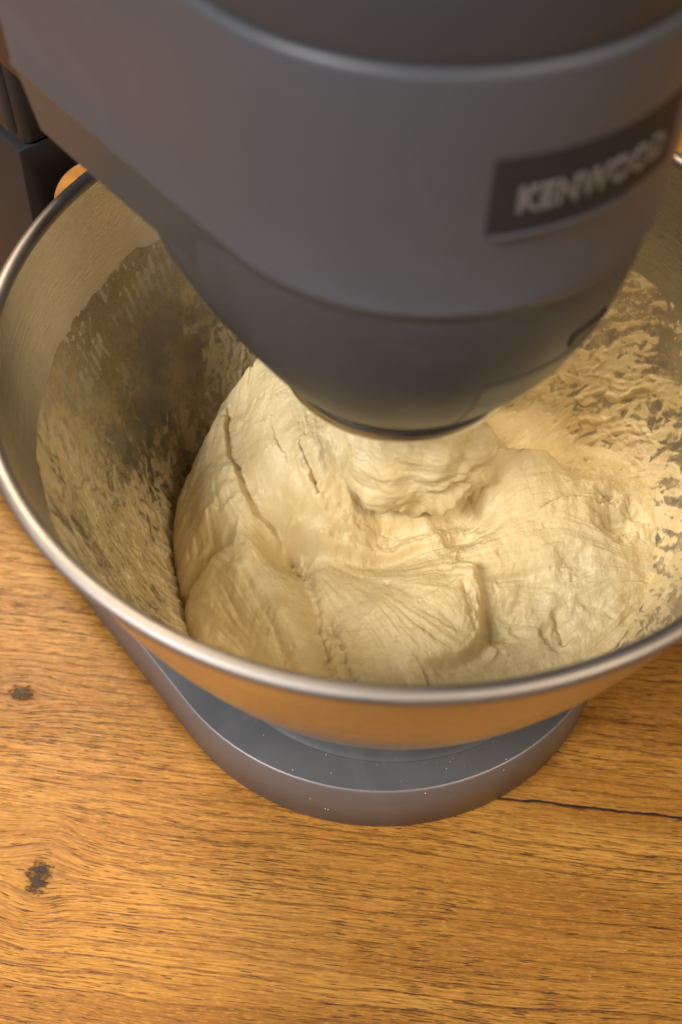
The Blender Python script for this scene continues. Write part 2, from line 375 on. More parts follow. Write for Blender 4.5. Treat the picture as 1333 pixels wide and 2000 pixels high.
patch_on('plate_lip', on_nose, D(-30), D(2), 0.2664, 0.2672, 30, 2, 0.0009, M_paint, plate)
def lettering():
    cu = bpy.data.curves.new('t', 'FONT'); cu.body = 'KENWOOD'; cu.size = 0.0108; cu.offset = 0.00034; cu.space_character = 1.10; cu.resolution_u = 5
    to = bpy.data.objects.new('t', cu); C.objects.link(to); bpy.context.view_layer.update()
    me = bpy.data.meshes.new_from_object(to); bpy.data.objects.remove(to)
    bm = bmesh.new(); bm.from_mesh(me); bpy.data.meshes.remove(me)
    bmesh.ops.triangulate(bm, faces=bm.faces)
    ret = bmesh.ops.extrude_face_region(bm, geom=list(bm.faces))
    up = [g for g in ret['geom'] if isinstance(g, bmesh.types.BMVert)]
    for v in up: v.co.z = 0.0005
    xs = [v.co.x for v in bm.verts]; ys = [v.co.y for v in bm.verts]
    x0, x1, y0, y1 = min(xs), max(xs), min(ys), max(ys)
    for v in bm.verts:
        t = D(-25.5 + 36 * (v.co.x - x0) / (x1 - x0)); z = 0.2732 + 0.0066 * (v.co.y - y0) / (y1 - y0); r = 0.0634 + v.co.z
        v.co = (NX + r * math.cos(t), r * math.sin(t), z)
    bmesh.ops.recalc_face_normals(bm, faces=bm.faces)
    out = bpy.data.meshes.new('lettering'); bm.to_mesh(out); bm.free(); return out
link('lettering', lettering(), M_letter, plate, sharp=30)
# dough hook: a shaft and one turn of spiral down inside the dough
def hook():
    pts = []
    for i in range(60):
        k = i / 59
        if k < 0.2: p = (0.005 * k / 0.2, 0, 0.166 - 0.05 * k / 0.2)
        else:
            q = (k - 0.2) / 0.8; t = q * 2.1 * math.pi; r = 0.005 + 0.016 * math.sin(math.pi * min(q * 1.1, 1)); p = (r * math.cos(t), r * math.sin(t), 0.116 - 0.055 * q)
        pts.append(Vector(p))
    loops = []
    for i, p in enumerate(pts):
        d = (pts[min(i + 1, 59)] - pts[max(i - 1, 0)]).normalized(); s = d.cross(Vector((0.3, 1, 0.2))).normalized(); u = s.cross(d)
        loops.append([tuple(p + 0.005 * (math.cos(2 * math.pi * k / 10) * s + math.sin(2 * math.pi * k / 10) * u)) for k in range(10)])
    return loft('dough_hook', loops)
link('dough_hook', hook(), M_chrome, mixer)

# ------------------------------------------------------------------ mixing bowl
PZ = [0.0365, 0.040, 0.045, 0.050, 0.060, 0.070, 0.080, 0.090, 0.100, 0.120, 0.140, 0.160, 0.1765]
PR = [0.045, 0.062, 0.0715, 0.0775, 0.0850, 0.0905, 0.0958, 0.1005, 0.1048, 0.1125, 0.1188, 0.1238, 0.1268]
def r_out(z): return np.interp(z, PZ, PR)
TH = 0.0016
zs = np.concatenate([np.linspace(0.0365, 0.05, 10), np.linspace(0.053, 0.1765, 40)])
def smooth_r(z):
    return sum(r_out(z + d) for d in (-.004, -.002, 0, .002, .004)) / 5
outer = [(0.052, 0.0335), (0.060, 0.0335), (0.0612, 0.0345), (0.0612, 0.0375)] + [(float(smooth_r(z)), float(z)) for z in zs if smooth_r(z) > 0.0613]
inner = [(float(smooth_r(z)) - TH, float(z) + 0.0006) for z in zs]
bowl = bpy.data.objects.new('mixing_bowl', None); C.objects.link(bowl); bowl.empty_display_size = 0.05
tag(bowl, 'brushed stainless steel mixing bowl seated on the mixer base', 'bowl')
link('bowl_shell', lathe('bowl_shell', [(0.0005, 0.0350)] + outer, seg=200, cap=False), M_steel, bowl, sharp=50)
link('bowl_inside', lathe('bowl_inside', [(0.0005, 0.0385), (0.03, 0.0385)] + [p for p in inner if p[0] > 0.035] + [(0.1258, 0.1772)], seg=200, cap=False), M_steel_in, bowl, sharp=50)
rp = []
for i in range(18):
    t = 2 * math.pi * i / 18; rp.append((0.1273 + 0.0027 * math.cos(t), 0.1768 + 0.0024 * math.sin(t)))
link('rim', lathe('rim', rp, seg=240, closed=True), M_rim, bowl, sharp=0)
link('foot_ring', lathe('foot_ring', [(0.052, 0.0330), (0.0605, 0.0330), (0.0618, 0.0342), (0.0618, 0.041), (0.052, 0.041)], closed=True), M_steel, bowl)

# ------------------------------------------------------------------ dough
rng = np.random.RandomState(7)
PERM = np.concatenate([rng.permutation(256)] * 3)
GA = rng.rand(256) * 2 * np.pi; GX, GY = np.cos(GA), np.sin(GA)
def perlin(x, y, seed=0):
    x = x + seed * 17.31; y = y + seed * 9.77
    xi = np.floor(x).astype(np.int64); yi = np.floor(y).astype(np.int64); xf = x - xi; yf = y - yi
    u = xf * xf * xf * (xf * (xf * 6 - 15) + 10); v = yf * yf * yf * (yf * (yf * 6 - 15) + 10)
    def g(a, b): 
        h = PERM[PERM[(xi + a) & 255] + ((yi + b) & 255)]; return GX[h] * (xf - a) + GY[h] * (yf - b)
    a = g(0, 0) * (1 - u) + g(1, 0) * u; b = g(0, 1) * (1 - u) + g(1, 1) * u
    return (a * (1 - v) + b * v) * 1.5
def fbm(x, y, o=4, seed=0, gain=0.5):
    s = 0; a = 1.0; t = 0
    for i in range(o): s = s + a * perlin(x, y, seed + i * 3); t += a; a *= gain; x = x * 2.03; y = y * 2.03
    return s / t
def sstep(a, b, x):
    t = np.clip((x - a) / (b - a), 0, 1); return t * t * (3 - 2 * t)
CTRL=[(-0.0794,0.0093,0.08),(-0.0798,-0.0064,0.072),(-0.074,-0.0333,0.068),(-0.0672,0.0347,0.098),(-0.0505,0.0385,0.122),(-0.0383,0.0138,0.122),(-0.022,0.0078,0.129),(-0.0098,-0.0051,0.136),(0.0038,-0.006,0.136),(0.0185,0.0039,0.126),(-0.0489,-0.0014,0.112),(-0.0594,0.0082,0.1),(-0.0306,-0.0133,0.113),(-0.0217,-0.0227,0.102),(-0.0131,-0.0083,0.121),(-0.0024,-0.0087,0.116),(0.0138,-0.0023,0.114),(-0.0129,-0.0138,0.108),(-0.0019,-0.0151,0.098),(0.0203,-0.0077,0.096),(-0.038,-0.0258,0.089),(-0.0127,-0.0293,0.093),(0.0141,-0.0257,0.096),(0.0419,-0.0086,0.099),(0.0697,-0.0098,0.095),(0.0542,0.0051,0.098),(0.0317,-0.0294,0.097),(0.0654,-0.0393,0.09),(0.068,0.0473,0.07),(0.0446,0.04,0.072),(0.0504,0.0608,0.07),(0.0777,0.0679,0.075),(-0.0024,-0.0541,0.096),(-0.023,-0.0567,0.09),(-0.0025,-0.0784,0.091),(0.03,-0.0735,0.086),(0.022,-0.0492,0.095),(0.063,-0.0614,0.079),(0.0424,-0.0469,0.085),(-0.0639,-0.0121,0.096),(-0.0514,-0.0353,0.098),(-0.0366,-0.0558,0.098),(-0.0293,-0.0728,0.094),(-0.0565,-0.0469,0.09),(-0.066,-0.0521,0.078),(-0.0467,-0.0677,0.088),(-0.07,-0.0234,0.08),(0.0867,-0.0159,0.088),(0.0817,-0.0429,0.086),(0.0851,0.013,0.087),(0.0082,-0.041,0.098),(-0.0161,-0.0455,0.095),(0,0.05,0.12),(0.025,0.02,0.125),(0.02,0.04,0.11),(-0.03,0.055,0.115),(0,0.08,0.08),(0.05,0.07,0.06),(-0.05,0.08,0.07),(0,0.11,0.06),(0.08,0.05,0.068),(0,-0.1,0.09),(0.05,-0.095,0.086),(-0.05,-0.085,0.08),(0.1,-0.02,0.082),(0.09,-0.06,0.079),(0.1,0.05,0.075)]
FLOW=[[(-0.056,0.0297),(-0.0654,0.013),(-0.0677,-0.0114),(-0.0589,-0.0305),(-0.0438,-0.0492),(-0.0327,-0.0715)],
[(-0.0599,0.0211),(-0.0585,0.0082),(-0.0528,-0.0104),(-0.0399,-0.0232),(-0.0286,-0.0382),(-0.0246,-0.0608),(-0.0201,-0.0762)],
[(-0.0465,0.0302),(-0.0418,0.0054),(-0.0341,-0.0148),(-0.0235,-0.0235),(-0.0055,-0.0241),(0.0143,-0.0202),(0.0293,-0.0095)],
[(-0.031,0.0112),(-0.0272,-0.0031),(-0.0217,-0.0147),(-0.0128,-0.0167),(0.0017,-0.0155)],
[(-0.0381,-0.0243),(-0.0127,-0.0293),(0.0141,-0.0257),(0.0415,-0.0146),(0.0707,-0.0006),(0.099,0.01)],
[(-0.0362,-0.0254),(-0.0127,-0.0337),(0.0137,-0.0375),(0.0407,-0.0286),(0.0687,-0.0204)],
[(-0.0362,-0.0265),(-0.0197,-0.0422),(-0.0058,-0.0629),(0.0009,-0.0765)],
[(-0.0362,-0.0265),(-0.0127,-0.0428),(0.0079,-0.056),(0.0215,-0.0681)],
[(-0.0305,-0.034),(-0.023,-0.0547),(-0.0142,-0.0761)],
[(-0.0714,-0.0278),(-0.0621,-0.048),(-0.0466,-0.0697)],
[(0.03,-0.0744),(0.0477,-0.0669),(0.066,-0.0554),(0.0852,-0.037)],
[(0.0402,-0.0351),(0.0674,-0.0313),(0.0951,-0.023)],
[(0.0403,-0.0438),(0.0612,-0.0456),(0.0837,-0.0348)],
[(0.0371,0.0307),(0.0583,0.0467),(0.079,0.0652)],
[(0.0434,0.0062),(0.0605,0.0202),(0.0865,0.0435)],
[(0.0191,-0.0339),(0.0275,-0.043),(0.029,-0.0562),(0.0181,-0.0681)],
[(0.0562,-0.0122),(0.0774,-0.0255),(0.0922,-0.0422)],
[(-0.0131,-0.0029),(0.0046,-0.0108),(0.0229,0.0001)],
[(-0.0477,-0.0395),(-0.0365,-0.0571),(-0.0277,-0.0741)]]
CREASE={'main':[(-0.0611,0.0295),(-0.061,0.0204),(-0.0585,0.0066),(-0.0524,-0.0108),(-0.0453,-0.0194),(-0.0389,-0.024)],
'main2':[(-0.0404,-0.0221),(-0.0324,-0.0319),(-0.0282,-0.041),(-0.0258,-0.0534),(-0.0238,-0.0653),(-0.0209,-0.0768)],
'c2':[(-0.023,-0.0527),(-0.0191,-0.0627),(-0.0142,-0.0771)],
'valley':[(-0.0408,-0.0228),(-0.0307,-0.0257),(-0.0163,-0.029),(-0.0019,-0.0277),(0.0142,-0.0246),(0.0288,-0.0174)],
'fan':[(-0.0381,-0.0243),(-0.0324,-0.0297),(-0.0287,-0.0357)],
'sw1':[(-0.0371,0.0024),(-0.0324,-0.0126),(-0.0249,-0.0216),(-0.0127,-0.0237),(0.0016,-0.0228)],
'sw2':[(-0.0307,-0.0064),(-0.0235,-0.0157),(-0.0146,-0.019),(-0.0001,-0.0188)],
'sw3':[(-0.0443,0.0155),(-0.0407,0.0015),(-0.0351,-0.0089)],
'sw4':[(-0.0335,-0.0015),(-0.0307,-0.0078),(-0.0262,-0.0136)],
'sw5':[(-0.0289,-0.0108),(-0.027,-0.0144),(-0.0256,-0.0162)],
'g1':[(-0.0423,0.0238),(-0.0457,0.0173),(-0.0478,0.0127)],
'g2':[(-0.0488,0.0231),(-0.0515,0.0199),(-0.0539,0.0186)],
'left':[(-0.0787,-0.0334),(-0.0719,-0.0278),(-0.063,-0.026),(-0.056,-0.0274)],
'left2':[(-0.06,-0.0158),(-0.0646,-0.0095),(-0.0682,-0.01),(-0.0701,-0.0141),(-0.0683,-0.0211)],
'left3':[(-0.0531,-0.0397),(-0.0476,-0.0481),(-0.0419,-0.059),(-0.0362,-0.0726)],
'ff':[(0.0209,-0.0313),(0.0279,-0.0341),(0.03,-0.0429),(0.0301,-0.0549),(0.0264,-0.0631),(0.0198,-0.0681),(0.0086,-0.0707)],
'ff2':[(0.0232,-0.0405),(0.025,-0.0502),(0.0273,-0.0584)],
'rs1':[(0.016,-0.022),(0.0304,-0.0192),(0.0433,-0.0146)],
'rs2':[(0.0192,-0.0296),(0.0335,-0.0275),(0.0462,-0.0249)],
'rs3':[(0.0422,-0.0304),(0.051,-0.0357),(0.0612,-0.0413)],
'rs4':[(0.0542,-0.0457),(0.0574,-0.0516),(0.0591,-0.0555)],
'rs5':[(0.0632,-0.0406),(0.0715,-0.0447),(0.0778,-0.0483)],
'top':[(0.025,-0.0026),(0.0355,0.0037),(0.047,0.0082),(0.0539,0.0107),(0.0632,0.0215)],
'str2':[(0.0506,-0.013),(0.0643,-0.0072),(0.0743,-0.0033),(0.086,0.0015)],
'str3':[(0.0612,-0.0014),(0.0715,0.0033),(0.0837,0.009)]}
LUMP=[(-0.0147,-0.0079),(-0.0154,-0.0104),(-0.0128,-0.0133),(-0.0065,-0.014),(-0.0011,-0.0125),(0.0052,-0.0128),(0.0144,-0.0099),(0.0185,-0.0069),(0.0239,-0.0011),(0.0291,0.0092),(0.0321,0.019),(0.032,0.0264),(0.0209,0.0301),(-0.0027,0.0071),(-0.0131,-0.0025)]
EDGE=[(-0.0449,0.0456),(-0.0507,0.0415),(-0.0584,0.0381),(-0.0658,0.0373),(-0.0715,0.0262),(-0.0788,0.0151),(-0.0823,0.0069),(-0.0829,-0.0051),(-0.08,-0.0199),(-0.0775,-0.0343),(-0.0704,-0.0516)]
CRATER=[(0.0639,0.0165,0.006,0.01),(0.0809,-0.0083,0.007,0.01),(0.0629,-0.0297,0.003,0.007),(0.0352,-0.049,0.005,0.009),(0.056,-0.0529,0.003,0.005)]
CREST=[([(-0.0635,0.013),(-0.0609,-0.0135),(-0.048,-0.0332),(-0.0358,-0.0537),(-0.0293,-0.0734)],0.0045,0.0085),
([(-0.0424,0.0228),(-0.0361,-0.0016),(-0.0271,-0.0155),(-0.0128,-0.0189)],0.004,0.01),
([(0.0199,-0.0141),(0.0385,-0.0067),(0.0575,0.0016)],0.002,0.012),
([(-0.0709,-0.0289),(-0.0589,-0.0438),(-0.0435,-0.0638)],0.0032,0.0085),
([(-0.0162,-0.0434),(0.0011,-0.0507),(0.0182,-0.0539)],0.0012,0.014),
([(-0.0753,-0.0051),(-0.0716,-0.0143)],0.003,0.006)]

def bilin(A, x, y):
    n, m = A.shape; x = np.clip(x, 0, m - 1.001); y = np.clip(y, 0, n - 1.001)
    xi = x.astype(int); yi = y.astype(int); fx = x - xi; fy = y - yi
    return (A[yi, xi] * (1 - fx) + A[yi, xi + 1] * fx) * (1 - fy) + (A[yi + 1, xi] * (1 - fx) + A[yi + 1, xi + 1] * fx) * fy
def resample(pl, step=0.001):
    p = np.array(pl, float); out = [p[0]]
    # Catmull-Rom through the points
    q = np.vstack([2 * p[0] - p[1], p, 2 * p[-1] - p[-2]])
    for i in range(1, len(q) - 2):
        n = max(2, int(np.hypot(*(q[i + 1] - q[i])) / step))
        for k in range(1, n + 1):
            t = k / n
            out.append(0.5 * (2 * q[i] + (q[i + 1] - q[i - 1]) * t + (2 * q[i - 1] - 5 * q[i] + 4 * q[i + 1] - q[i + 2]) * t * t + (3 * q[i] - q[i - 1] - 3 * q[i + 1] + q[i + 2]) * t ** 3))
    return np.array(out)
def poly_dist(X, Y, pl, reach):
    # signed distance to a polyline (positive on its left) and the position along it (0..1), only inside reach
    P = resample(pl, 0.0015); sd = np.full(X.shape, 9.0); tt = np.zeros(X.shape)
    m = (X > P[:, 0].min() - reach) & (X < P[:, 0].max() + reach) & (Y > P[:, 1].min() - reach) & (Y < P[:, 1].max() + reach)
    x = X[m]; y = Y[m]; best = np.full(x.shape, 9.0); sg = np.ones(x.shape); ta = np.zeros(x.shape); n = len(P) - 1
    for i in range(n):
        a = P[i]; ab = P[i + 1] - a; L2 = ab @ ab + 1e-12
        t = np.clip(((x - a[0]) * ab[0] + (y - a[1]) * ab[1]) / L2, 0, 1)
        dx = x - a[0] - t * ab[0]; dy = y - a[1] - t * ab[1]; d = np.hypot(dx, dy); w = d < best
        best = np.where(w, d, best); sg = np.where(w, np.sign(ab[0] * dy - ab[1] * dx), sg); ta = np.where(w, (i + t) / n, ta)
    sd[m] = best * np.where(sg == 0, 1, sg); tt[m] = ta
    return sd, tt
def inside(X, Y, pg):
    c = np.zeros(X.shape, bool); n = len(pg)
    for i in range(n):
        x1, y1 = pg[i]; x2, y2 = pg[(i + 1) % n]
        if y1 == y2: continue
        k = ((y1 > Y) != (y2 > Y)) & (X < (x2 - x1) * (Y - y1) / (y2 - y1) + x1); c ^= k
    return c

G0, STEP = -0.110, 0.00033; NG = int(0.220 / STEP) + 1
ax = G0 + STEP * np.arange(NG); X, Y = np.meshgrid(ax, ax)
def dough_height():
    # broad form: thin-plate spline through the control heights
    c = np.array(CTRL); K = len(c)
    def U(r2): return np.where(r2 > 0, 0.5 * r2 * np.log(np.maximum(r2, 1e-14)), 0)
    d2 = (c[:, None, 0] - c[None, :, 0]) ** 2 + (c[:, None, 1] - c[None, :, 1]) ** 2
    A = np.zeros((K + 3, K + 3)); A[:K, :K] = U(d2) + np.eye(K) * 2e-6; A[:K, K] = 1; A[:K, K + 1:] = c[:, :2]; A[K, :K] = 1; A[K + 1:, :K] = c[:, :2].T
    w = np.linalg.solve(A, np.concatenate([c[:, 2], [0, 0, 0]]))
    ng = 160; g = np.linspace(G0, G0 + STEP * (NG - 1), ng); gx, gy = np.meshgrid(g, g)
    zc = w[K] + w[K + 1] * gx + w[K + 2] * gy
    for i in range(K): zc = zc + w[i] * U((gx - c[i, 0]) ** 2 + (gy - c[i, 1]) ** 2)
    s = (ng - 1) / (NG - 1); I = np.arange(NG) * s; xi, yi = np.meshgrid(I, I)
    # small warp so that nothing runs along the grid or a clean curve
    wx = 0.0022 * fbm(X * 90, Y * 90, 3, 1); wy = 0.0022 * fbm(X * 90, Y * 90, 3, 5)
    h = bilin(zc, xi + wx / STEP * s, yi + wy / STEP * s)
    Xw = X + 0.0014 * fbm(X * 110, Y * 110, 3, 9, 0.4); Yw = Y + 0.0014 * fbm(X * 110, Y * 110, 3, 13, 0.4)
    # flow directions (double angle so that the sense does not matter)
    pts = []
    for st in FLOW:
        P = resample(st, 0.004); T = np.gradient(P, axis=0)
        for p, t in zip(P, T): pts.append((p[0], p[1], math.atan2(t[1], t[0])))
    nf = 110; gf = np.linspace(G0, G0 + STEP * (NG - 1), nf); fx, fy = np.meshgrid(gf, gf); cs = np.zeros_like(fx); sn = np.zeros_like(fx)
    for px, py, an in pts:
        r2 = (fx - px) ** 2 + (fy - py) ** 2; wgt = np.exp(-r2 / (2 * 0.006 ** 2)) + 0.002 / (1 + r2 / 0.02 ** 2)
        cs += wgt * math.cos(2 * an); sn += wgt * math.sin(2 * an)
    an = 0.5 * np.arctan2(sn, cs) ; c2 = np.cos(2 * an); s2 = np.sin(2 * an)
    k = (nf - 1) / (NG - 1)
    CC = bilin(c2, xi / s * k, yi / s * k); SS = bilin(s2, xi / s * k, yi / s * k)
    ang = 0.5 * np.arctan2(SS, CC) + 0.35 * fbm(X * 60, Y * 60, 2, 21)
    vx, vy = np.cos(ang), np.sin(ang)
    def lic(src, n):
        acc = src.copy(); tot = 1.0; J, I2 = np.meshgrid(np.arange(NG), np.arange(NG)); 
        for sgn in (1, -1):
            px, py = J.astype(float), I2.astype(float); ox, oy = vx * sgn, vy * sgn
            for i in range(n):
                px = np.clip(px + ox * 1.4, 0, NG - 1); py = np.clip(py + oy * 1.4, 0, NG - 1)
                xi_, yi_ = np.rint(px).astype(int), np.rint(py).astype(int)
                wg = 1 - (i + 1) / (n + 1); acc += wg * src[yi_, xi_]; tot += wg
                nx, ny = vx[yi_, xi_], vy[yi_, xi_]; fl = np.where(nx * ox + ny * oy < 0, -1.0, 1.0); ox, oy = nx * fl, ny * fl
        acc /= tot; acc -= acc.mean(); return acc / (acc.std() + 1e-9)
    def blur(a, n):
        for _ in range(n): a = (a + np.roll(a, 1, 0) + np.roll(a, -1, 0) + np.roll(a, 1, 1) + np.roll(a, -1, 1)) / 5
        return a
    r0 = rng.randn(NG, NG)
    l1 = lic(blur(r0, 1), 22); l2 = lic(blur(rng.randn(NG, NG), 14), 46); l3 = lic(blur(rng.randn(NG, NG), 60), 60)
    for pl, up, wd in CREST:
        sd, t = poly_dist(X, Y, pl, 0.04); h = h + up * np.exp(-(sd / wd) ** 2)
    # step and crease features: name -> depth, width, step (left side up), fall-off of the step
    F = {'main': (.0015, .0008, -.0034, .010), 'main2': (.0019, .0008, .0024, .009), 'c2': (.0026, .0009, .001, .006), 'valley': (.0016, .0020, .0030, .012), 'fan': (.0040, .0012, 0, .01),
         'sw1': (.0018, .0009, .0014, .005), 'sw2': (.0018, .0009, .0014, .005), 'sw3': (.0012, .0008, -.0006, .005), 'sw4': (.0026, .0007, 0, .005), 'sw5': (.0028, .0007, 0, .005), 'g1': (.0016, .0007, 0, .005), 'g2': (.0014, .0007, 0, .005),
         'left': (.0050, .0016, -.0030, .008), 'left2': (.0024, .0012, .0016, .006), 'left3': (.0016, .0014, 0, .006), 'ff': (.0012, .0010, -.0040, .009), 'ff2': (.0024, .0010, -.0008, .006),
         'rs1': (.0009, .0008, .0005, .006), 'rs2': (.0009, .0008, .0005, .006), 'rs3': (.0010, .0009, .0008, .006), 'rs4': (.0018, .0012, -.0014, .006), 'rs5': (.0010, .0009, .0006, .006),
         'top': (-.0030, .0018, -.0090, .012), 'str2': (-.0026, .0013, -.0014, .006), 'str3': (-.0018, .0011, 0, .006)}
    for nme, (dep, wid, stp, fall) in F.items():
        sd, t = poly_dist(Xw, Yw, CREASE[nme], 0.03); d = np.abs(sd); end = np.sqrt(np.clip(4 * t * (1 - t), 0, 1)); end = np.where(t <= 0, 0, np.where(t >= 1, 0, end)); e2 = np.minimum(1, end * 1.6)
        rough = 1 + 0.5 * fbm(X * 400, Y * 400, 2, 31)
        h = h - dep * rough * e2 * (0.65 * np.exp(-d / wid) + 0.35 * np.exp(-(d / (3 * wid)) ** 2))
        if stp: h = h + stp * e2 * np.tanh(sd / 0.0013) * np.exp(-d / fall)
    # hollow under the wad of dough that clings to the hook
    Xl = X + 0.0022 * fbm(X * 170, Y * 170, 4, 41, 0.6); Yl = Y + 0.0022 * fbm(X * 170, Y * 170, 4, 45, 0.6)
    h = h - 0.006 * np.exp(-(((Xl - 0.010) / 0.026) ** 2 + ((Yl + 0.012) / 0.011) ** 2) ** 2)
    for px, py, dep, rad in CRATER:
        r = np.hypot(Xl - px, Yl - py) / rad + 0.5 * fbm(X * 120, Y * 120, 3, 91); h = h - dep * sstep(1.3, 0.2, r)
    # free edge towards the left wall
    sd, t = poly_dist(Xl, Yl, EDGE, 0.08); out = -sd * np.where(np.abs(sd) < 5, 1, 0)
    q = np.clip((out + 0.006) / 0.011, 0, 1); h = np.where(np.abs(sd) < 5, h - 0.030 * (1 - np.sqrt(np.clip(1 - q * q, 0, 1))) - 0.9 * np.clip(out - 0.004, 0, .06), h)
    # where it touches the wall it climbs a little and thins out
    wz = np.interp(np.hypot(X, Y), in_r, in_z) - 0.0002 + 0.0042 * fbm(X * 60 + Y * 20, Y * 130, 4, 95, 0.6) - 0.020 * sstep(0.0, -0.05, X) - 0.02 * sstep(.09, .112, np.hypot(X, Y))
    k = 0.007; e = np.clip(0.5 + 0.5 * (wz - h) / k, 0, 1); h = h * (1 - e) + wz * e + k * e * (1 - e)
    h = h + 0.0022 * fbm(X * 55, Y * 55, 3, 61) + 0.00045 * fbm(X * 260, Y * 260, 4, 67, 0.6) + 0.00018 * fbm(X * 900, Y * 900, 3, 71)
    amp = 0.55 + 0.7 * sstep(-0.2, 0.5, fbm(X * 45, Y * 45, 2, 81))
    h = h + amp * (0.00013 * l1 + 0.00019 * l2 + 0.00030 * l3)
    for i in range(110):
        px, py = rng.uniform(-.07, .09), rng.uniform(-.09, .04); rr_ = rng.uniform(.0004, .0012); sg = -1 if i % 3 else 0.6
        j0, j1, i0, i1 = [int(max(0, min(NG, (c_ - G0) / STEP))) for c_ in (px - .005, px + .005, py - .005, py + .005)]
        sl = (slice(i0, i1), slice(j0, j1)); h[sl] += sg * rr_ * 0.9 * np.exp(-(((X[sl] - px) ** 2 + (Y[sl] - py) ** 2) / rr_ ** 2) ** 1.5)
    gash = np.clip(-l2 - 1.6, 0, 2); h = h - 0.0008 * amp * gash
    return h
in_z = np.array([p[1] for p in inner]); in_r = np.array([p[0] for p in inner])
H = dough_height()
RAD = np.hypot(X, Y)
in_z = np.array([p[1] for p in inner]); in_r = np.array([p[0] for p in inner])
wallz = np.interp(RAD, in_r, in_z)                       # height of the bowl's inside under each point
keep = (RAD < 0.1085) & (H > wallz - 0.0022)
H = np.maximum(H, wallz - 0.003); H = np.maximum(H, 0.040)
def grid_mesh(name, V, keepv):
    n, m = keepv.shape; idx = np.arange(n * m).reshape(n, m)
    k = keepv[:-1, :-1] | keepv[1:, :-1] | keepv[:-1, 1:] | keepv[1:, 1:]
    q = np.stack([idx[:-1, :-1][k], idx[:-1, 1:][k], idx[1:, 1:][k], idx[1:, :-1][k]], 1)
    used = np.unique(q); mp = np.full(n * m, -1); mp[used] = np.arange(len(used)); q = mp[q]
    me = bpy.data.meshes.new(name); me.vertices.add(len(used)); me.vertices.foreach_set('co', V.reshape(-1, 3)[used].astype(np.float32).ravel())
    me.loops.add(q.size); me.loops.foreach_set('vertex_index', q.astype(np.int32).ravel()); me.polygons.add(len(q))
    me.polygons.foreach_set('loop_start', np.arange(0, q.size, 4, dtype=np.int32)); me.update(calc_edges=True); me.validate()
    return me, used
dough = bpy.data.objects.new('bread_dough', None); C.objects.link(dough); dough.empty_display_size = 0.03; dough.location = (0, 0, 0)
tag(dough, 'sticky pale yellow bread dough twisted in folds inside the bowl', 'dough')
me, _ = grid_mesh('dough_mass', np.stack([X, Y, H], -1), keep)
link('dough_mass', me, M_dough, dough, sharp=0)

def wad():
    bm = bmesh.new(); bmesh.ops.create_icosphere(bm, subdivisions=7, radius=1.0)
    me = bpy.data.meshes.new('dough_wad'); bm.to_mesh(me); bm.free()
    n = len(me.vertices); v = np.empty(n * 3, np.float32); me.vertices.foreach_get('co', v); v = v.reshape(-1, 3).astype(float)
    def n3(f, o, sd, g=0.5): return (fbm(v[:, 0] * f + v[:, 2] * f * 0.6, v[:, 1] * f - v[:, 2] * f * 0.3, o, sd, g) + fbm(v[:, 1] * f + v[:, 0] * 0.5 * f, v[:, 2] * f, o, sd + 7, g) + fbm(v[:, 2] * f - v[:, 1] * 0.4 * f, v[:, 0] * f, o, sd + 11, g)) / 1.7
    th = np.arctan2(v[:, 1], v[:, 0]); sw = th + 1.3 * v[:, 2]
    rad = 1 + 0.30 * n3(1.5, 2, 201) + 0.05 * n3(4.0, 3, 211, 0.5) + 0.012 * n3(14, 3, 221)
    rad = rad + 0.014 * fbm(sw * 2.2, v[:, 2] * 9 + 2 * sw, 3, 231) - 0.03 * np.clip(np.abs(n3(1.7, 2, 241)) * -8 + 0.5, 0, 1)
    low = np.clip(-v[:, 2], 0, 1)
    rad = rad + low * 0.12 * np.clip(fbm(th * 4.5, v[:, 2] * 2, 2, 251) * 2.2, -0.5, 1)
    w = v * rad[:, None] * np.array([0.0290, 0.0205, 0.0215]); w[:, 2] = np.maximum(w[:, 2], -0.024)
    w += np.array([0.0060, -0.0005, 0.1190])
    me.vertices.foreach_set('co', w.astype(np.float32).ravel()); me.update(); return me
link('dough_wad', wad(), M_dough, dough, sharp=0)

# smear of dough on the wall: thickness field over angle and height
nt_, nz_ = 1300, 300
tv = np.linspace(0, 2 * np.pi, nt_, endpoint=False); zv = np.linspace(0.046, 0.160, nz_)
TT, ZZ = np.meshgrid(np.append(tv, 2 * np.pi), zv)
aw = 2 * np.pi - 1e-9
def ring_fbm(fa, fz, o, seed, gain=0.55, skew=0.0, warp=0.0):
    # noise that closes round the bowl: two sheets cross-faded
    A = TT * 0.11 ; Z = ZZ + skew * np.sin(TT * 1.0) * 0
    def sheet(off):
        a = (A + off); z = Z + skew * a
        if warp: 
            w1 = warp * fbm(a * 60, z * 60, 3, seed + 50); w2 = warp * fbm(a * 60, z * 60, 3, seed + 60); a = a + w1; z = z + w2
        return fbm(a * fa, z * fz, o, seed, gain)
    P = 2 * np.pi * 0.11; k = sstep(0.9, 1.0, TT / (2 * np.pi))
    return sheet(0) * (1 - k) + sheet(-P) * k
deg = np.degrees(TT); right = 0.5 + 0.5 * np.cos(np.radians(deg + 5)); 
n1 = ring_fbm(38, 130, 4, 101, 0.5, 0.75, 0.014); n2 = ring_fbm(55, 460, 4, 121, 0.55, 0.8, 0.006); n3 = ring_fbm(24, 36, 3, 141, 0.5, 0.2, 0.01); n4 = ring_fbm(520, 620, 3, 161, 0.6)
n5 = ring_fbm(75, 105, 5, 301, 0.62, 0.3, 0.024)
web = 0.35 - 1.6 * np.abs(ring_fbm(45, 95, 4, 191, 0.5, 0.7, 0.022)) 
tide = 0.1465 - 0.013 * right + 0.010 * ring_fbm(14, 0.01, 4, 171)
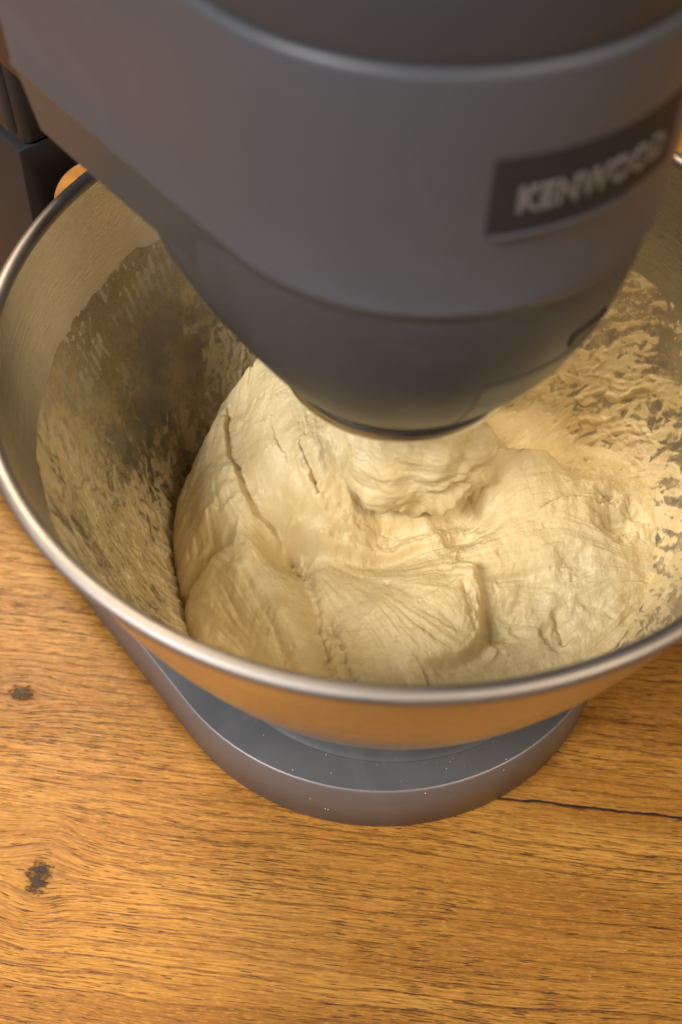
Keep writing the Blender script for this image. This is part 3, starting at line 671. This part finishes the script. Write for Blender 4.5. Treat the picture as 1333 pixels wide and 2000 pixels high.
bias = 0.50 * sstep(0.135, 0.080, ZZ) + 0.10 * right - 0.10 + 0.45 * np.exp(-((deg - 42) / 30) ** 2) * sstep(0.115, 0.085, ZZ) + 0.60 * (1 - right) * sstep(0.098, 0.066, ZZ) - 1.0 * np.exp(-((deg - 150) / 12) ** 4) * sstep(0.122, 0.105, ZZ)
T = bias + 1.5 * n1 * (0.4 + 0.6 * right) + 0.9 * n2 * (0.2 + 0.8 * right) + 1.5 * n5 * (1 - right) + 0.9 * n3 + 0.12 * n4 + 1.3 * web
Ts = bias + 1.5 * n1 * (0.4 + 0.6 * right) + 0.4 * n2 * (0.2 + 0.8 * right) + 1.5 * n5 * (1 - right) + 0.9 * n3 + 1.1 * web
wash = 0.46 + 0.25 * n1 + 0.55 * n5 + 0.40 * n3 - 0.34 * right - 0.5 * np.exp(-((deg - 150) / 12) ** 4) * sstep(0.122, 0.105, ZZ)
T = np.maximum(T, np.clip(wash, -1, 0.75))
T = np.minimum(T, (tide - ZZ) / 0.0016 + 0.12 * n5 * 6 - 0.1)
drops = np.clip(ring_fbm(330, 330, 2, 181) - 0.36, 0, 1) * 6 * sstep(0.11, 0.13, ZZ) * sstep(tide + 0.004, tide - 0.006, ZZ)
T = np.maximum(T, drops * right + drops * 0.25)
thick = np.clip(T, -0.35, 1.6); tg = np.where(thick > 0, np.clip(0.15 + 0.75 * Ts, 0.10, 1.5) * np.clip(thick * 3, 0, 1), thick); hgt = np.where(tg > 0, 0.00055 * tg, 0.0012 * tg)
hgt = np.where(hgt > 0, hgt * (0.45 + 0.55 * right) * (1 - 0.55 * sstep(0.095, 0.125, ZZ)), hgt)
hgt = hgt + 0.0010 * np.clip(Ts - 1.0, 0, 1) * (1 + 1.0 * n2)
ri = np.interp(ZZ, in_z, in_r); dr = np.gradient(ri, zv, axis=0); nl = np.sqrt(1 + dr * dr)
RR = ri - hgt / nl; Z2 = ZZ + hgt * dr / nl
fm, used = grid_mesh('dough_smear', np.stack([RR * np.cos(TT), RR * np.sin(TT), Z2], -1), thick > -0.02)
at = fm.attributes.new('thick', 'FLOAT', 'POINT'); at.data.foreach_set('value', thick.ravel()[used].astype(np.float32))
sd_ = fm.attributes.new('side', 'FLOAT', 'POINT'); sd_.data.foreach_set('value', right.ravel()[used].astype(np.float32))
link('dough_smear', fm, M_film, dough, sharp=0)

# ------------------------------------------------------------------ flour specks on the base
def specks():
    rs = random.Random(4); bm = bmesh.new()
    def speck(x, y, z, s):
        m = Matrix.Translation((x, y, z + s * 0.3)) @ Matrix.Rotation(rs.random() * 6, 4, 'Z') @ Matrix.Diagonal((s * rs.uniform(.7, 1.5), s, s * 0.6, 1))
        bmesh.ops.create_icosphere(bm, subdivisions=1, radius=1.0, matrix=m)
    for i in range(46):
        t = math.radians(rs.uniform(-165, -35)); r = 0.0790 + abs(rs.gauss(0, 0.0012)) if i < 30 else rs.uniform(0.080, 0.092)
        speck(r * math.cos(t), r * math.sin(t), TB, rs.choice((.00007, .0001, .00012, .0002)))
    for i in range(3):
        t = math.radians(-98 + rs.uniform(-14, 10)); speck((RB + .0001) * math.cos(t), (RB + .0001) * math.sin(t), rs.uniform(0.012, 0.028), rs.uniform(.00012, .00024))
    me = bpy.data.meshes.new('flour_specks'); bm.to_mesh(me); bm.free(); return me
sp = link('flour_specks', specks(), M_flour)
tag(sp, 'white flour specks scattered on the dark mixer base', 'flour', kind='stuff')
